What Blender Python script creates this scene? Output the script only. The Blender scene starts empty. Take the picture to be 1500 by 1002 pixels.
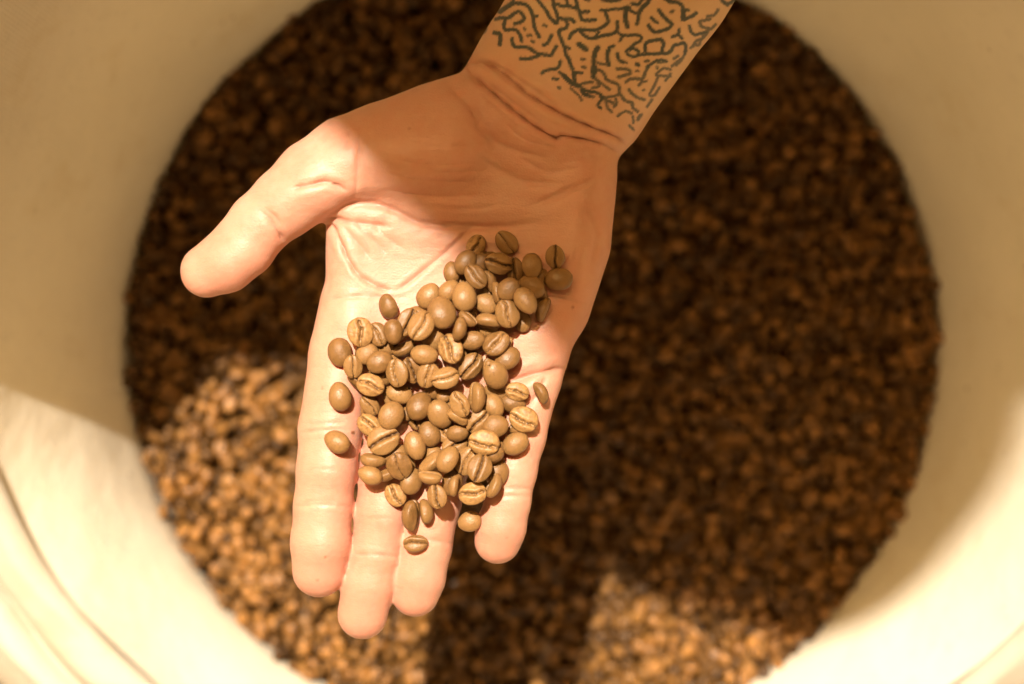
import bpy, math, random
import numpy as np
from mathutils import Vector, Matrix

scene = bpy.context.scene
C = scene.collection
rng = np.random.default_rng(7)
random.seed(7)

# ------------------------------------------------------------------ camera
D = 0.458                      # metres from the lens to the plane of the palm
F = 50.0 / 36.0 * 1500.0       # focal length in photograph pixels
S = D / F                      # metres per photograph pixel in that plane
cam = bpy.data.cameras.new("camera")
cam.lens = 50.0
cam.sensor_width = 36.0
cam.clip_start = 0.01
cam.clip_end = 50.0
cam.dof.use_dof = True
cam.dof.focus_distance = 0.457
cam.dof.aperture_fstop = 5.2
cam_o = bpy.data.objects.new("camera", cam)
cam_o.location = (0, 0, D)
C.objects.link(cam_o)
scene.camera = cam_o

# ------------------------------------------------------------------ light
SUN_TRAVEL = Vector((0.030, -0.105, -0.250)).normalized()
TO_SUN = -SUN_TRAVEL
world = bpy.data.worlds.new("World")
scene.world = world
world.use_nodes = True
wn = world.node_tree.nodes
wl = world.node_tree.links
bg = wn["Background"]
sky = wn.new("ShaderNodeTexSky")
sky.sky_type = 'NISHITA'
sky.sun_disc = False
sky.sun_elevation = math.asin(TO_SUN.z)
sky.sun_rotation = math.atan2(TO_SUN.x, TO_SUN.y)
sky.dust_density = 4.0
sky.ozone_density = 0.5
bw = wn.new("ShaderNodeRGBToBW")
tint = wn.new("ShaderNodeMix")
tint.data_type = 'RGBA'
tint.blend_type = 'MULTIPLY'
tint.inputs[0].default_value = 1.0
wl.new(sky.outputs[0], bw.inputs[0])
wl.new(bw.outputs[0], tint.inputs[6])
tint.inputs[7].default_value = (6.6, 4.0, 1.45, 1)
wl.new(tint.outputs[2], bg.inputs[0])
bg.inputs[1].default_value = 0.05

sun = bpy.data.lights.new("sun", 'SUN')
sun.energy = 5.0
sun.angle = math.radians(0.9)
sun.color = (1.0, 0.88, 0.73)
sun_o = bpy.data.objects.new("sun", sun)
sun_o.location = TO_SUN * 5
sun_o.rotation_euler = SUN_TRAVEL.to_track_quat('-Z', 'Y').to_euler()
C.objects.link(sun_o)

vs = scene.view_settings
vs.view_transform = 'Standard'
vs.look = 'None'
vs.gamma = 1.0
vs.exposure = 1.06
scene.cycles.max_bounces = 8
scene.cycles.diffuse_bounces = 6


# ------------------------------------------------------------------ helpers
def unproject(p):
    """photo pixels + height in pixels above the palm plane -> metres"""
    p = np.asarray(p, dtype=np.float64)
    z = p[..., 2] * S
    k = (D - z) / F
    return np.stack([(p[..., 0] - 750.0) * k, (501.0 - p[..., 1]) * k, z], -1)


def tag(o, label=None, cat=None, group=None, kind=None):
    if label: o["label"] = label
    if cat: o["category"] = cat
    if group: o["group"] = group
    if kind: o["kind"] = kind
    return o


def mesh_from(name, verts, faces, mat=None, smooth=True):
    """faces: (n,4) or (n,3) int array"""
    me = bpy.data.meshes.new(name)
    verts = np.ascontiguousarray(verts, dtype=np.float32)
    faces = np.ascontiguousarray(faces, dtype=np.int32)
    n, k = faces.shape
    me.vertices.add(len(verts))
    me.vertices.foreach_set("co", verts.ravel())
    me.loops.add(n * k)
    me.loops.foreach_set("vertex_index", faces.ravel())
    me.polygons.add(n)
    me.polygons.foreach_set("loop_start", np.arange(0, n * k, k, dtype=np.int32))
    me.polygons.foreach_set("use_smooth", np.full(n, smooth, dtype=bool))
    me.update(calc_edges=True)
    me.validate()
    if mat: me.materials.append(mat)
    return me


def link(name, me, parent=None):
    o = bpy.data.objects.new(name, me)
    C.objects.link(o)
    if parent: o.parent = parent
    return o


def attr(me, name, vals):
    a = me.attributes.new(name, 'FLOAT', 'POINT')
    a.data.foreach_set("value", np.ascontiguousarray(vals, dtype=np.float32))


def smin(a, b, k):
    h = np.clip(0.5 + 0.5 * (b - a) / k, 0, 1)
    return b * (1 - h) + a * h - k * h * (1 - h)


def surface_nets(F_, origin, step):
    """naive surface nets on a 3-D array of signed distances"""
    s = F_ < 0
    nx, ny, nz = F_.shape
    c = np.zeros((nx - 1, ny - 1, nz - 1), np.int8)
    for i in (0, 1):
        for j in (0, 1):
            for k in (0, 1):
                c += s[i:nx - 1 + i, j:ny - 1 + j, k:nz - 1 + k]
    ci, cj, ck = np.nonzero((c > 0) & (c < 8))
    idx = np.full(c.shape, -1, np.int32)
    idx[ci, cj, ck] = np.arange(len(ci))
    acc = np.zeros((len(ci), 3)); cnt = np.zeros(len(ci))
    corners = [(i, j, k) for i in (0, 1) for j in (0, 1) for k in (0, 1)]
    for a in corners:
        for ax in range(3):
            if a[ax] == 1: continue
            b = list(a); b[ax] = 1
            fa = F_[ci + a[0], cj + a[1], ck + a[2]]
            fb = F_[ci + b[0], cj + b[1], ck + b[2]]
            m = (fa < 0) != (fb < 0)
            t = np.where(m, fa / np.where(m, fa - fb, 1), 0)
            p = np.tile(np.array(a, float), (len(ci), 1))
            p[:, ax] += t
            acc[m] += p[m]; cnt[m] += 1
    v = acc / cnt[:, None] + np.stack([ci, cj, ck], 1)
    v = v * step + np.asarray(origin)
    quads = []
    for ax in range(3):
        o1, o2 = [(1, 2), (2, 0), (0, 1)][ax]
        lo = [slice(1, -1)] * 3; lo[ax] = slice(0, -1)
        hi = [slice(1, -1)] * 3; hi[ax] = slice(1, None)
        A = s[tuple(lo)]; B = s[tuple(hi)]
        for flip, m in ((False, A & ~B), (True, ~A & B)):
            e = np.stack(np.nonzero(m), 1)
            e[:, o1] += 1; e[:, o2] += 1
            def cell(d1, d2):
                q = e.copy(); q[:, o1] -= d1; q[:, o2] -= d2
                return idx[q[:, 0], q[:, 1], q[:, 2]]
            q = np.stack([cell(1, 1), cell(0, 1), cell(0, 0), cell(1, 0)], 1)
            if flip: q = q[:, ::-1]
            quads.append(q)
    q = np.concatenate(quads)
    q = q[(q >= 0).all(1)]
    return v, q


def cone(P, a, b, ra, rb, zs=1.0):
    """tapered capsule; zs squashes the section in z"""
    X, Y, Z = P
    a = np.asarray(a, np.float32); b = np.asarray(b, np.float32)
    d = b - a
    dd = float(d @ d) + 1e-9
    t = np.clip(((X - a[0]) * d[0] + (Y - a[1]) * d[1] + (Z - a[2]) * d[2]) / dd, 0, 1)
    dx = X - (a[0] + t * d[0]); dy = Y - (a[1] + t * d[1]); dz = (Z - (a[2] + t * d[2])) / zs
    return np.sqrt(dx * dx + dy * dy + dz * dz) - (ra + (rb - ra) * t)


def chain(P, pts, k=6.0, zs=1.0):
    f = None
    for (x0, y0, z0, r0), (x1, y1, z1, r1) in zip(pts[:-1], pts[1:]):
        g = cone(P, (x0, y0, z0), (x1, y1, z1), r0, r1, zs)
        f = g if f is None else smin(f, g, k)
    return f


def poly_sdf(X, Y, poly):
    poly = np.asarray(poly, np.float32)
    d = np.full(X.shape, 1e9, np.float32)
    inside = np.zeros(X.shape, bool)
    n = len(poly)
    for i in range(n):
        a = poly[i]; b = poly[(i + 1) % n]
        e = b - a
        t = np.clip(((X - a[0]) * e[0] + (Y - a[1]) * e[1]) / float(e @ e), 0, 1)
        d = np.minimum(d, (X - a[0] - t * e[0]) ** 2 + (Y - a[1] - t * e[1]) ** 2)
        if a[1] != b[1]:
            c = ((a[1] > Y) != (b[1] > Y)) & (X < (b[0] - a[0]) * (Y - a[1]) / (b[1] - a[1]) + a[0])
            inside ^= c
    return np.where(inside, -1, 1) * np.sqrt(d)


def smooth_line(pts, n=6):
    """Catmull-Rom through 2-D points"""
    p = np.asarray(pts, float)
    if len(p) < 3: return p
    q = np.vstack([2 * p[0] - p[1], p, 2 * p[-1] - p[-2]])
    out = []
    for i in range(1, len(q) - 2):
        for t in np.linspace(0, 1, n, endpoint=False):
            a, b, c, d = q[i - 1], q[i], q[i + 1], q[i + 2]
            out.append(0.5 * (2 * b + (c - a) * t + (2 * a - 5 * b + 4 * c - d) * t * t + (3 * b - a - 3 * c + d) * t ** 3))
    out.append(p[-1])
    return np.array(out)


def line_dist(x, y, pts):
    """distance to a polyline, and the fraction along it"""
    d2 = np.full(x.shape, 1e12); fr = np.zeros(x.shape)
    n = len(pts) - 1
    if n < 1:
        return np.hypot(x - pts[0][0], y - pts[0][1]), fr
    for i in range(n):
        a = pts[i]; e = pts[i + 1] - a
        t = np.clip(((x - a[0]) * e[0] + (y - a[1]) * e[1]) / (e @ e + 1e-9), 0, 1)
        q = (x - a[0] - t * e[0]) ** 2 + (y - a[1] - t * e[1]) ** 2
        m = q < d2
        d2 = np.where(m, q, d2); fr = np.where(m, (i + t) / n, fr)
    return np.sqrt(d2), fr


# ------------------------------------------------------------------ materials
def new_mat(name):
    m = bpy.data.materials.new(name)
    m.use_nodes = True
    nt = m.node_tree
    return m, nt.nodes, nt.links, nt.nodes["Principled BSDF"]


def noise(n, l, scale, detail=4, vec=None, rough=0.55):
    t = n.new("ShaderNodeTexNoise")
    t.inputs["Scale"].default_value = scale
    t.inputs["Detail"].default_value = detail
    t.inputs["Roughness"].default_value = rough
    if vec: l.new(vec, t.inputs["Vector"])
    return t


def mixc(n, l, fac, a, b, mode='MIX'):
    m = n.new("ShaderNodeMix"); m.data_type = 'RGBA'; m.blend_type = mode
    for sock, v in ((m.inputs[0], fac), (m.inputs[6], a), (m.inputs[7], b)):
        if isinstance(v, (int, float)): sock.default_value = v
        elif isinstance(v, tuple): sock.default_value = v if len(v) == 4 else v + (1,)
        else: l.new(v, sock)
    return m.outputs[2]


def maprange(n, l, v, a, b, c=0.0, d=1.0):
    m = n.new("ShaderNodeMapRange")
    l.new(v, m.inputs[0])
    for i, q in enumerate((a, b, c, d)): m.inputs[1 + i].default_value = q
    return m.outputs[0]


def attrib(n, name):
    a = n.new("ShaderNodeAttribute"); a.attribute_name = name
    return a.outputs["Fac"]


def bump(n, l, h, strength, dist, prev=None):
    b = n.new("ShaderNodeBump")
    b.inputs["Strength"].default_value = strength
    b.inputs["Distance"].default_value = dist
    l.new(h, b.inputs["Height"])
    if prev: l.new(prev, b.inputs["Normal"])
    return b.outputs[0]


def skin_material():
    m, n, l, b = new_mat("skin")
    geo = n.new("ShaderNodeNewGeometry").outputs["Position"]
    blot = noise(n, l, 55, 4, geo)
    fine = noise(n, l, 420, 3, geo)
    col = mixc(n, l, maprange(n, l, blot.outputs[0], 0.35, 0.68), (0.515, 0.270, 0.192), (0.49, 0.222, 0.150))
    col = mixc(n, l, maprange(n, l, fine.outputs[0], 0.4, 0.75, 0, 0.35), col, (0.54, 0.315, 0.23))
    col = mixc(n, l, attrib(n, "pale"), col, (0.56, 0.36, 0.22))
    col = mixc(n, l, attrib(n, "flush"), col, (0.52, 0.205, 0.138))
    col = mixc(n, l, attrib(n, "crease"), col, (0.22, 0.085, 0.040))  # shading of the folds painted in as dark brown; also colours the flecks
    ink_n = noise(n, l, 700, 2, geo)
    inkc = mixc(n, l, ink_n.outputs[0], (0.022, 0.036, 0.040), (0.060, 0.072, 0.062))
    col = mixc(n, l, attrib(n, "ink"), col, inkc)
    l.new(col, b.inputs["Base Color"])
    b.inputs["Subsurface Weight"].default_value = 0.38
    b.inputs["Subsurface Radius"].default_value = (1.0, 0.32, 0.16)
    b.inputs["Subsurface Scale"].default_value = 0.004
    b.inputs["Specular IOR Level"].default_value = 0.42
    r = maprange(n, l, fine.outputs[0], 0.3, 0.7, 0.42, 0.58)
    l.new(r, b.inputs["Roughness"])
    vor = n.new("ShaderNodeTexVoronoi"); vor.inputs["Scale"].default_value = 1500
    l.new(geo, vor.inputs["Vector"])
    mp = n.new("ShaderNodeMapping"); l.new(geo, mp.inputs[0])
    mp.inputs["Rotation"].default_value = (0, 0, 0.5); mp.inputs["Scale"].default_value = (170, 620, 300)
    lines = noise(n, l, 1.0, 3, mp.outputs[0])
    h = bump(n, l, vor.outputs["Distance"], 0.16, 0.0004)
    h = bump(n, l, lines.outputs[0], 0.26, 0.0007, h)
    l.new(h, b.inputs["Normal"])
    return m


def bean_material(name, per_object, light_tint=None):
    m, n, l, b = new_mat(name)
    if per_object:
        rnd = n.new("ShaderNodeObjectInfo").outputs["Random"]
        vec = n.new("ShaderNodeTexCoord").outputs["Object"]
    else:
        rnd = attrib(n, "shade")
        vec = n.new("ShaderNodeNewGeometry").outputs["Position"]
    ra = n.new("ShaderNodeVectorMath"); ra.operation = 'ADD'
    sc = n.new("ShaderNodeVectorMath"); sc.operation = 'SCALE'
    cx = n.new("ShaderNodeCombineXYZ"); l.new(rnd, cx.inputs[0]); l.new(rnd, cx.inputs[1])
    l.new(cx.outputs[0], sc.inputs[0]); sc.inputs["Scale"].default_value = 7.0
    l.new(vec, ra.inputs[0]); l.new(sc.outputs[0], ra.inputs[1])
    p = ra.outputs[0]
    q = 0.0097 if per_object else 1.0          # object space is one bean long
    blot = noise(n, l, 330 * q, 4, p)
    spk = noise(n, l, 1700 * q, 4, p)
    base = mixc(n, l, rnd, (0.130, 0.064, 0.0185), (0.250, 0.136, 0.0470))
    col = mixc(n, l, maprange(n, l, blot.outputs[0], 0.38, 0.66, 0, 0.6), base, (0.2236, 0.1075, 0.0327))
    col = mixc(n, l, maprange(n, l, spk.outputs[0], 0.58, 0.72, 0, 0.5), col, (0.10, 0.042, 0.012))
    ch = n.new("ShaderNodeMath"); ch.operation = 'MULTIPLY'
    l.new(attrib(n, "chaff"), ch.inputs[0])
    l.new(maprange(n, l, noise(n, l, 800 * q, 4, p).outputs[0], 0.36, 0.58), ch.inputs[1])
    col = mixc(n, l, ch.outputs[0], col, (0.37, 0.20, 0.068))
    col = mixc(n, l, attrib(n, "groove"), col, (0.035, 0.014, 0.006))
    if light_tint:
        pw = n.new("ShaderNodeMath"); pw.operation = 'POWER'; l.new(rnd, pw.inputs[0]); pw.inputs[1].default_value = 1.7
        col = mixc(n, l, 1.0, col, mixc(n, l, pw.outputs[0], light_tint[0], light_tint[1]), 'MULTIPLY')
    l.new(col, b.inputs["Base Color"])
    l.new(maprange(n, l, blot.outputs[0], 0.3, 0.7, 0.34, 0.56), b.inputs["Roughness"])
    b.inputs["Specular IOR Level"].default_value = 0.42 if per_object else 0.22
    h = bump(n, l, blot.outputs[0], 0.45, 0.0007)
    h = bump(n, l, spk.outputs[0], 0.40, 0.0003, h)
    l.new(h, b.inputs["Normal"])
    return m


def canvas_material(name, colr, weave=True):
    m, n, l, b = new_mat(name)
    geo = n.new("ShaderNodeNewGeometry").outputs["Position"]
    big = noise(n, l, 9, 5, geo)
    sm = noise(n, l, 130, 4, geo)
    c0 = tuple(v * 0.90 for v in colr)
    col = mixc(n, l, maprange(n, l, big.outputs[0], 0.35, 0.65), c0, colr)
    col = mixc(n, l, maprange(n, l, sm.outputs[0], 0.57, 0.75, 0, 0.35), col, tuple(v * 0.78 for v in colr))
    l.new(col, b.inputs["Base Color"])
    stain = noise(n, l, 26, 6, geo, 0.7)
    l.new(mixc(n, l, maprange(n, l, stain.outputs[0], 0.55, 0.72, 0, 0.5), col, tuple(v * q for v, q in zip(colr, (0.80, 0.74, 0.62)))), b.inputs["Base Color"])
    spots_ = n.new("ShaderNodeTexVoronoi"); spots_.inputs["Scale"].default_value = 75; l.new(geo, spots_.inputs["Vector"])
    sp_m = n.new("ShaderNodeMath"); sp_m.operation = 'MULTIPLY'
    l.new(maprange(n, l, spots_.outputs["Distance"], 0.05, 0.11, 1, 0), sp_m.inputs[0])
    l.new(maprange(n, l, noise(n, l, 14, 3, geo).outputs[0], 0.50, 0.62, 0, 0.7), sp_m.inputs[1])
    prev_c = b.inputs["Base Color"].links[0].from_socket
    l.new(mixc(n, l, sp_m.outputs[0], prev_c, (0.20, 0.12, 0.06)), b.inputs["Base Color"])
    b.inputs["Roughness"].default_value = 0.78
    b.inputs["Specular IOR Level"].default_value = 0.2
    uv = n.new("ShaderNodeUVMap").outputs[0]
    h = None
    if weave:
        for d in ('X', 'Y'):
            w = n.new("ShaderNodeTexWave"); w.wave_type = 'BANDS'; w.bands_direction = d
            w.inputs["Scale"].default_value = 190
            w.inputs["Distortion"].default_value = 1.2
            w.inputs["Detail"].default_value = 2
            w.inputs["Detail Scale"].default_value = 6
            l.new(uv, w.inputs["Vector"])
            h = bump(n, l, w.outputs["Fac"], 0.10, 0.0005, h)
    h = bump(n, l, noise(n, l, 22, 4, geo).outputs[0], 0.30, 0.008, h)
    h = bump(n, l, noise(n, l, 900, 2, geo).outputs[0], 0.20, 0.0006, h)
    l.new(h, b.inputs["Normal"])
    return m


def plain(name, col, rough=0.8, scale=40, var=0.8):
    m, n, l, b = new_mat(name)
    geo = n.new("ShaderNodeNewGeometry").outputs["Position"]
    t = noise(n, l, scale, 5, geo)
    l.new(mixc(n, l, t.outputs[0], tuple(c * var for c in col), col), b.inputs["Base Color"])
    b.inputs["Roughness"].default_value = rough
    l.new(bump(n, l, noise(n, l, scale * 12, 3, geo).outputs[0], 0.25, 0.002), b.inputs["Normal"])
    return m


SKIN = skin_material()
BEAN = bean_material("roasted_bean", True)
BEAN_PILE = bean_material("shade_tinted_bean", False, ((0.34, 0.315, 0.25), (0.92, 0.82, 0.60)))  # pile copy: shade darkening put into the colour, random lighter beans as glints
BEAN_BIN = bean_material("sun_tinted_bean", True, ((1.05, 0.92, 0.64), (1.18, 1.01, 0.70)))  # copy for the sunlit patches: sun brightening put into the colour
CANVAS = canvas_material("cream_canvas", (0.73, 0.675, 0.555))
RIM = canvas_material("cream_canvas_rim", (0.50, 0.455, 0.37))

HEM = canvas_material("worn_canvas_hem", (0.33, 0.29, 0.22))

# ------------------------------------------------------------------ ground
FLOOR_Z = -0.78
gm = mesh_from("ground", [(-8, -8, FLOOR_Z), (8, -8, FLOOR_Z), (8, 8, FLOOR_Z), (-8, 8, FLOOR_Z)], [(0, 1, 2, 3)],
               plain("concrete", (0.30, 0.27, 0.23), 0.85, 6))
tag(link("ground", gm), "grey concrete floor under the canvas bin", kind="structure")

# ------------------------------------------------------------------ awning added beyond the frame to cut skylight into the bin
BLOCKER_CLOTH = plain("brown_blocker_cloth", (0.10, 0.07, 0.045), 0.95, 30)
xs_ = np.concatenate([np.linspace(-2.4, -0.62, 10), np.linspace(-0.52, 0.26, 5), np.linspace(0.36, 2.4, 11)])
ys_ = np.concatenate([np.linspace(-2.3, 0.29, 15), np.linspace(0.48, 0.68, 2), np.linspace(0.86, 2.4, 8)])
av, af = [], []
for side in (0.0, 0.012):
    for y_ in ys_:
        for x_ in xs_:
            av.append((x_, y_, 1.2 + side + 0.06 * abs(math.sin(x_ * 2.6)) * (0.4 + 0.6 * abs(y_) / 2.3) - 0.02 * (y_ + 2.3) / 2.6))
nx_, ny_ = len(xs_), len(ys_)
for sd in (0, 1):
    for j_ in range(ny_ - 1):
        for i_ in range(nx_ - 1):
            b_ = sd * nx_ * ny_ + j_ * nx_ + i_
            if -0.6 < 0.5 * (xs_[i_] + xs_[i_ + 1]) < 0.34 and 0.29 < 0.5 * (ys_[j_] + ys_[j_ + 1]) < 0.86: continue   # the opening the sun comes through
            q_ = (b_, b_ + 1, b_ + nx_ + 1, b_ + nx_)
            af.append(q_ if sd else q_[::-1])
edge = [i_ for i_ in range(nx_)] + [j_ * nx_ + nx_ - 1 for j_ in range(1, ny_)] + [(ny_ - 1) * nx_ + i_ for i_ in range(nx_ - 2, -1, -1)] + [j_ * nx_ for j_ in range(ny_ - 2, 0, -1)]
for a_, b_ in zip(edge, edge[1:] + edge[:1]): af.append((a_, b_, b_ + nx_ * ny_, a_ + nx_ * ny_))
blocker_o = link("blocker", mesh_from("blocker", av, af, BLOCKER_CLOTH))
tag(blocker_o, "dark brown cloth awning overhead, added unseen to cut skylight, with an opening for the sun", "blocker")
for x_, y_ in ((-2.3, -2.2), (2.3, -2.2), (-2.3, 2.3), (2.3, 2.3)):  # poles of the added sky blocker, also out of view
    ang_ = np.linspace(0, 2 * np.pi, 12, endpoint=False)
    pv = [(x_ + 0.03 * math.cos(t), y_ + 0.03 * math.sin(t), z_) for z_ in (FLOOR_Z, 1.2) for t in ang_]
    pq = [(i_, (i_ + 1) % 12, 12 + (i_ + 1) % 12, 12 + i_) for i_ in range(12)]
    link("pole", mesh_from("pole", pv, pq, BLOCKER_CLOTH), blocker_o)

# ------------------------------------------------------------------ canvas bin
BEAN_Z = -0.252
NT = 256
th = np.linspace(0, 2 * np.pi, NT, endpoint=False)


def wob(a, b, c):
    return a * np.sin(2 * th + b) + 0.6 * a * np.sin(3 * th + c) + 0.35 * a * np.sin(7 * th + b * 2) + 0.2 * a * np.sin(13 * th + c * 3)


bx = 0.0102 + 0.2035 * np.cos(th) * (1 + wob(0.004, 1.0, 0.3))
by = -0.0014 + 0.2010 * np.sin(th) * (1 + wob(0.004, 1.0, 0.3))
rim_r = 0.228 + 0.009 * np.cos(th + math.radians(42)) + 0.012 * np.clip(np.sin(th), 0, 1) + wob(0.0012, 0.4, 2.0) + 0.012 * np.exp(-((np.degrees(th) - 198) / 22) ** 2) + 0.010 * np.exp(-((np.degrees(th) - 178) / 12) ** 2)
rim_x = 0.010 + rim_r * np.cos(th)
rim_y = 0.004 + rim_r * np.sin(th)
RZ = [(0, -.050), (30, .010), (60, .035), (90, .040), (130, .050), (148, .048), (160, .024), (172, -.030), (180, -.085), (188, -.130), (195, -.153), (205, -.165),
      (225, -.184), (250, -.190), (270, -.190), (300, -.180), (320, -.158), (340, -.108)]
_d = np.degrees(th)
_k = np.array([a for a, _ in RZ], float); _v = np.array([b for _, b in RZ])
rim_z = np.interp(_d, np.concatenate([_k - 360, _k, _k + 360]), np.tile(_v, 3))
for _ in range(12): rim_z = (np.roll(rim_z, 1) + 2 * rim_z + np.roll(rim_z, -1)) / 4
rim_z = rim_z + wob(0.0015, 2.1, 0.9)
outx, outy = np.cos(th), np.sin(th)


def ring_mesh(name, rings, mat, closed_uv=True):
    """rings: list of (NT,3) arrays -> quads"""
    v = np.concatenate(rings)
    R = len(rings)
    i = np.arange(NT); j = (i + 1) % NT
    f = np.concatenate([np.stack([r * NT + j, r * NT + i, (r + 1) * NT + i, (r + 1) * NT + j], 1) for r in range(R - 1)])
    me = mesh_from(name, v, f, mat)
    uv = me.uv_layers.new(name="UVMap")
    li = np.zeros(len(me.loops), np.int32); me.loops.foreach_get("vertex_index", li)
    u = (li % NT) / NT
    jcol = np.arange(len(li)) % 4
    u = np.where((jcol == 0) | (jcol == 3), np.where(u == 0, 1.0, u), u)
    seg = np.concatenate([[0], np.cumsum([np.linalg.norm(rings[r + 1] - rings[r], axis=1).mean() for r in range(R - 1)])])
    w = seg[li // NT]
    uv.data.foreach_set("uv", np.stack([u * 1.38, w], 1).astype(np.float32).ravel())
    return me


def bin_ring(s):
    """s=0 at the bean surface, 1 at the rim, below 0 under the beans"""
    if s < 0:
        return np.stack([bx * (1 + 0.06 * s), by * (1 + 0.06 * s), np.full(NT, BEAN_Z + 0.25 * s)], 1)
    bulge = 0.0
    s_z = s
    s = s ** 1.4
    fold = 0.0016 * np.sin(th * 5 + 3.0 * s) * s + 0.0010 * np.sin(th * 11 - 5 * s) * s
    x = bx + (rim_x - bx) * s + outx * (bulge + fold)
    y = by + (rim_y - by) * s + outy * (bulge + fold)
    return np.stack([x, y, BEAN_Z + (rim_z - BEAN_Z) * s_z], 1)


bin_root = bpy.data.objects.new("canvas_bin", None)
C.objects.link(bin_root)
bin_root.location = (0.01, 0, FLOOR_Z)
tag(bin_root, "round cream canvas bin with a rolled rim holding the roasted coffee beans", "bin")


def in_bin(name, me):
    o = link(name, me, bin_root)
    o.matrix_parent_inverse = Matrix.Translation((-0.01, 0, -FLOOR_Z))
    return o


in_bin("inner_wall", ring_mesh("inner_wall", [bin_ring(s) for s in [-0.3, -0.15] + list(np.linspace(0, 1, 40))], CANVAS))
prof = [(0.000, 0.000), (0.0010, 0.0032), (0.005, 0.0062), (0.011, 0.0062), (0.018, 0.0010), (0.0245, -0.0080), (0.0285, -0.0150),
        (0.0312, -0.0190), (0.0330, -0.0150), (0.037, -0.0120), (0.043, -0.0150), (0.048, -0.0230), (0.0495, -0.0310)]


def prof_ring(o, dz):
    wig = 0.0008 * np.sin(9 * th + o * 300) + 0.0006 * np.sin(23 * th + o * 100)
    k = min(1.0, o / 0.01)
    return np.stack([rim_x + outx * (o + wig * k), rim_y + outy * (o + wig * k), rim_z + dz + wig * k], 1)


pf = smooth_line(prof, 4)
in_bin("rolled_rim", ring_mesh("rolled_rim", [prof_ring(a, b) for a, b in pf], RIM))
hem = [(0.0475, -0.0285), (0.052, -0.0250), (0.059, -0.0285), (0.066, -0.0370), (0.069, -0.0480), (0.067, -0.0580)]
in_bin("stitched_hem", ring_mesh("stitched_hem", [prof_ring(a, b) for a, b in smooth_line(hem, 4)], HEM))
ow = [prof_ring(0.060, -0.040)] + [np.stack([rim_x * (1 - 0.03 * t) + outx * 0.056, rim_y * (1 - 0.03 * t) + outy * 0.056,
                                             (rim_z - 0.055) * (1 - t) + FLOOR_Z * t], 1) for t in np.linspace(0, 1, 8)]
in_bin("outer_wall", ring_mesh("outer_wall", ow, CANVAS))
bot = bin_ring(-0.3)
cpt = np.tile(np.array([[0.0102, -0.0014, BEAN_Z - 0.075]]), (NT, 1))
in_bin("bottom", ring_mesh("bottom", [bot, bot * 0.5 + cpt * 0.5, cpt + (bot - cpt) * 0.001], CANVAS))

# ------------------------------------------------------------------ the hand and forearm
STEP = 5.0
X0, X1, Y0, Y1, Z0, Z1 = 236, 1216, -330, 962, -225, 215
gx = np.arange(X0, X1, STEP, dtype=np.float32)
gy = np.arange(Y0, Y1, STEP, dtype=np.float32)
gz = np.arange(Z0, Z1, STEP, dtype=np.float32)
P = np.meshgrid(gx, gy, gz, indexing='ij')
GX, GY = np.meshgrid(gx, gy, indexing='ij')

PALM = [(478, 330), (477, 370), (477, 412), (473, 446), (463, 500), (470, 540), (530, 572), (640, 590), (745, 588), (815, 562),
        (829, 537), (844, 490), (858, 449), (873, 412), (888, 361), (896, 300), (901, 250), (903, 228), (870, 190),
        (760, 120), (690, 104), (663, 110), (614, 125), (560, 148), (509, 169), (482, 178), (470, 210), (470, 280)]
d2 = poly_sdf(GX, GY, PALM)[:, :, None]
r_, h_ = 46.0, 58.0
zz = np.abs(P[2] + 62.0) - (h_ - r_)
q = d2 + r_
palm = np.sqrt(np.maximum(q, 0) ** 2 + np.maximum(zz, 0) ** 2) + np.minimum(np.maximum(q, zz), 0) - r_

index_f = chain(P, [(515, 450, -58, 46), (500, 520, -50, 47), (484, 628, -42, 46.5), (478, 690, -42, 43.5), (473, 742, -46, 42.5), (470, 795, -52, 44), (467, 836, -60, 39.5)], 8)
middle_f = chain(P, [(602, 480, -58, 46), (590, 560, -54, 44), (569, 680, -52, 41), (559, 750, -56, 38), (549, 812, -62, 37), (540, 855, -68, 38.5), (531, 900, -78, 37)], 8)
ring_f = chain(P, [(690, 480, -58, 46), (676, 560, -54, 44), (650, 670, -50, 40.5), (637, 735, -54, 38), (624, 800, -62, 37.5), (614, 845, -70, 38), (608, 868, -76, 36)], 8)
pinky_f = chain(P, [(788, 480, -54, 45), (778, 560, -46, 42), (763, 640, -36, 36), (753, 690, -34, 33), (744, 735, -38, 33), (734, 772, -46, 36), (729, 792, -52, 34.5)], 8)
fingers = np.minimum(np.minimum(index_f, middle_f), np.minimum(ring_f, pinky_f))
thumb = chain(P, [(650, 212, -48, 82), (560, 224, -40, 70), (505, 238, -32, 64), (460, 264, -26, 59), (418, 297, -24, 51), (380, 329, -26, 46.5),
                  (357, 360, -30, 46.5), (330, 384, -34, 44.5), (303, 397, -40, 39.5)], 8)
arm = chain(P, [(770, 200, -72, 108), (793, 161, -70, 126), (823, 122, -66, 134), (934, -48, -22, 145), (1062, -245, 40, 152), (1180, -430, 110, 160)], 10, 0.70)
body = smin(palm, fingers, 14)
body = smin(body, thumb, 14)
body = smin(body, arm, 10)
# hypothenar pad at the heel of the palm
body = smin(body, chain(P, [(845, 265, -58, 50), (835, 360, -56, 52), (818, 450, -58, 44)], 8), 26)
hv, hq = surface_nets(body, (X0, Y0, Z0), STEP)
# photo y runs down: mirror the winding
hq = hq[:, ::-1]
del P, palm, index_f, middle_f, ring_f, pinky_f, fingers, thumb, arm, body

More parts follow.
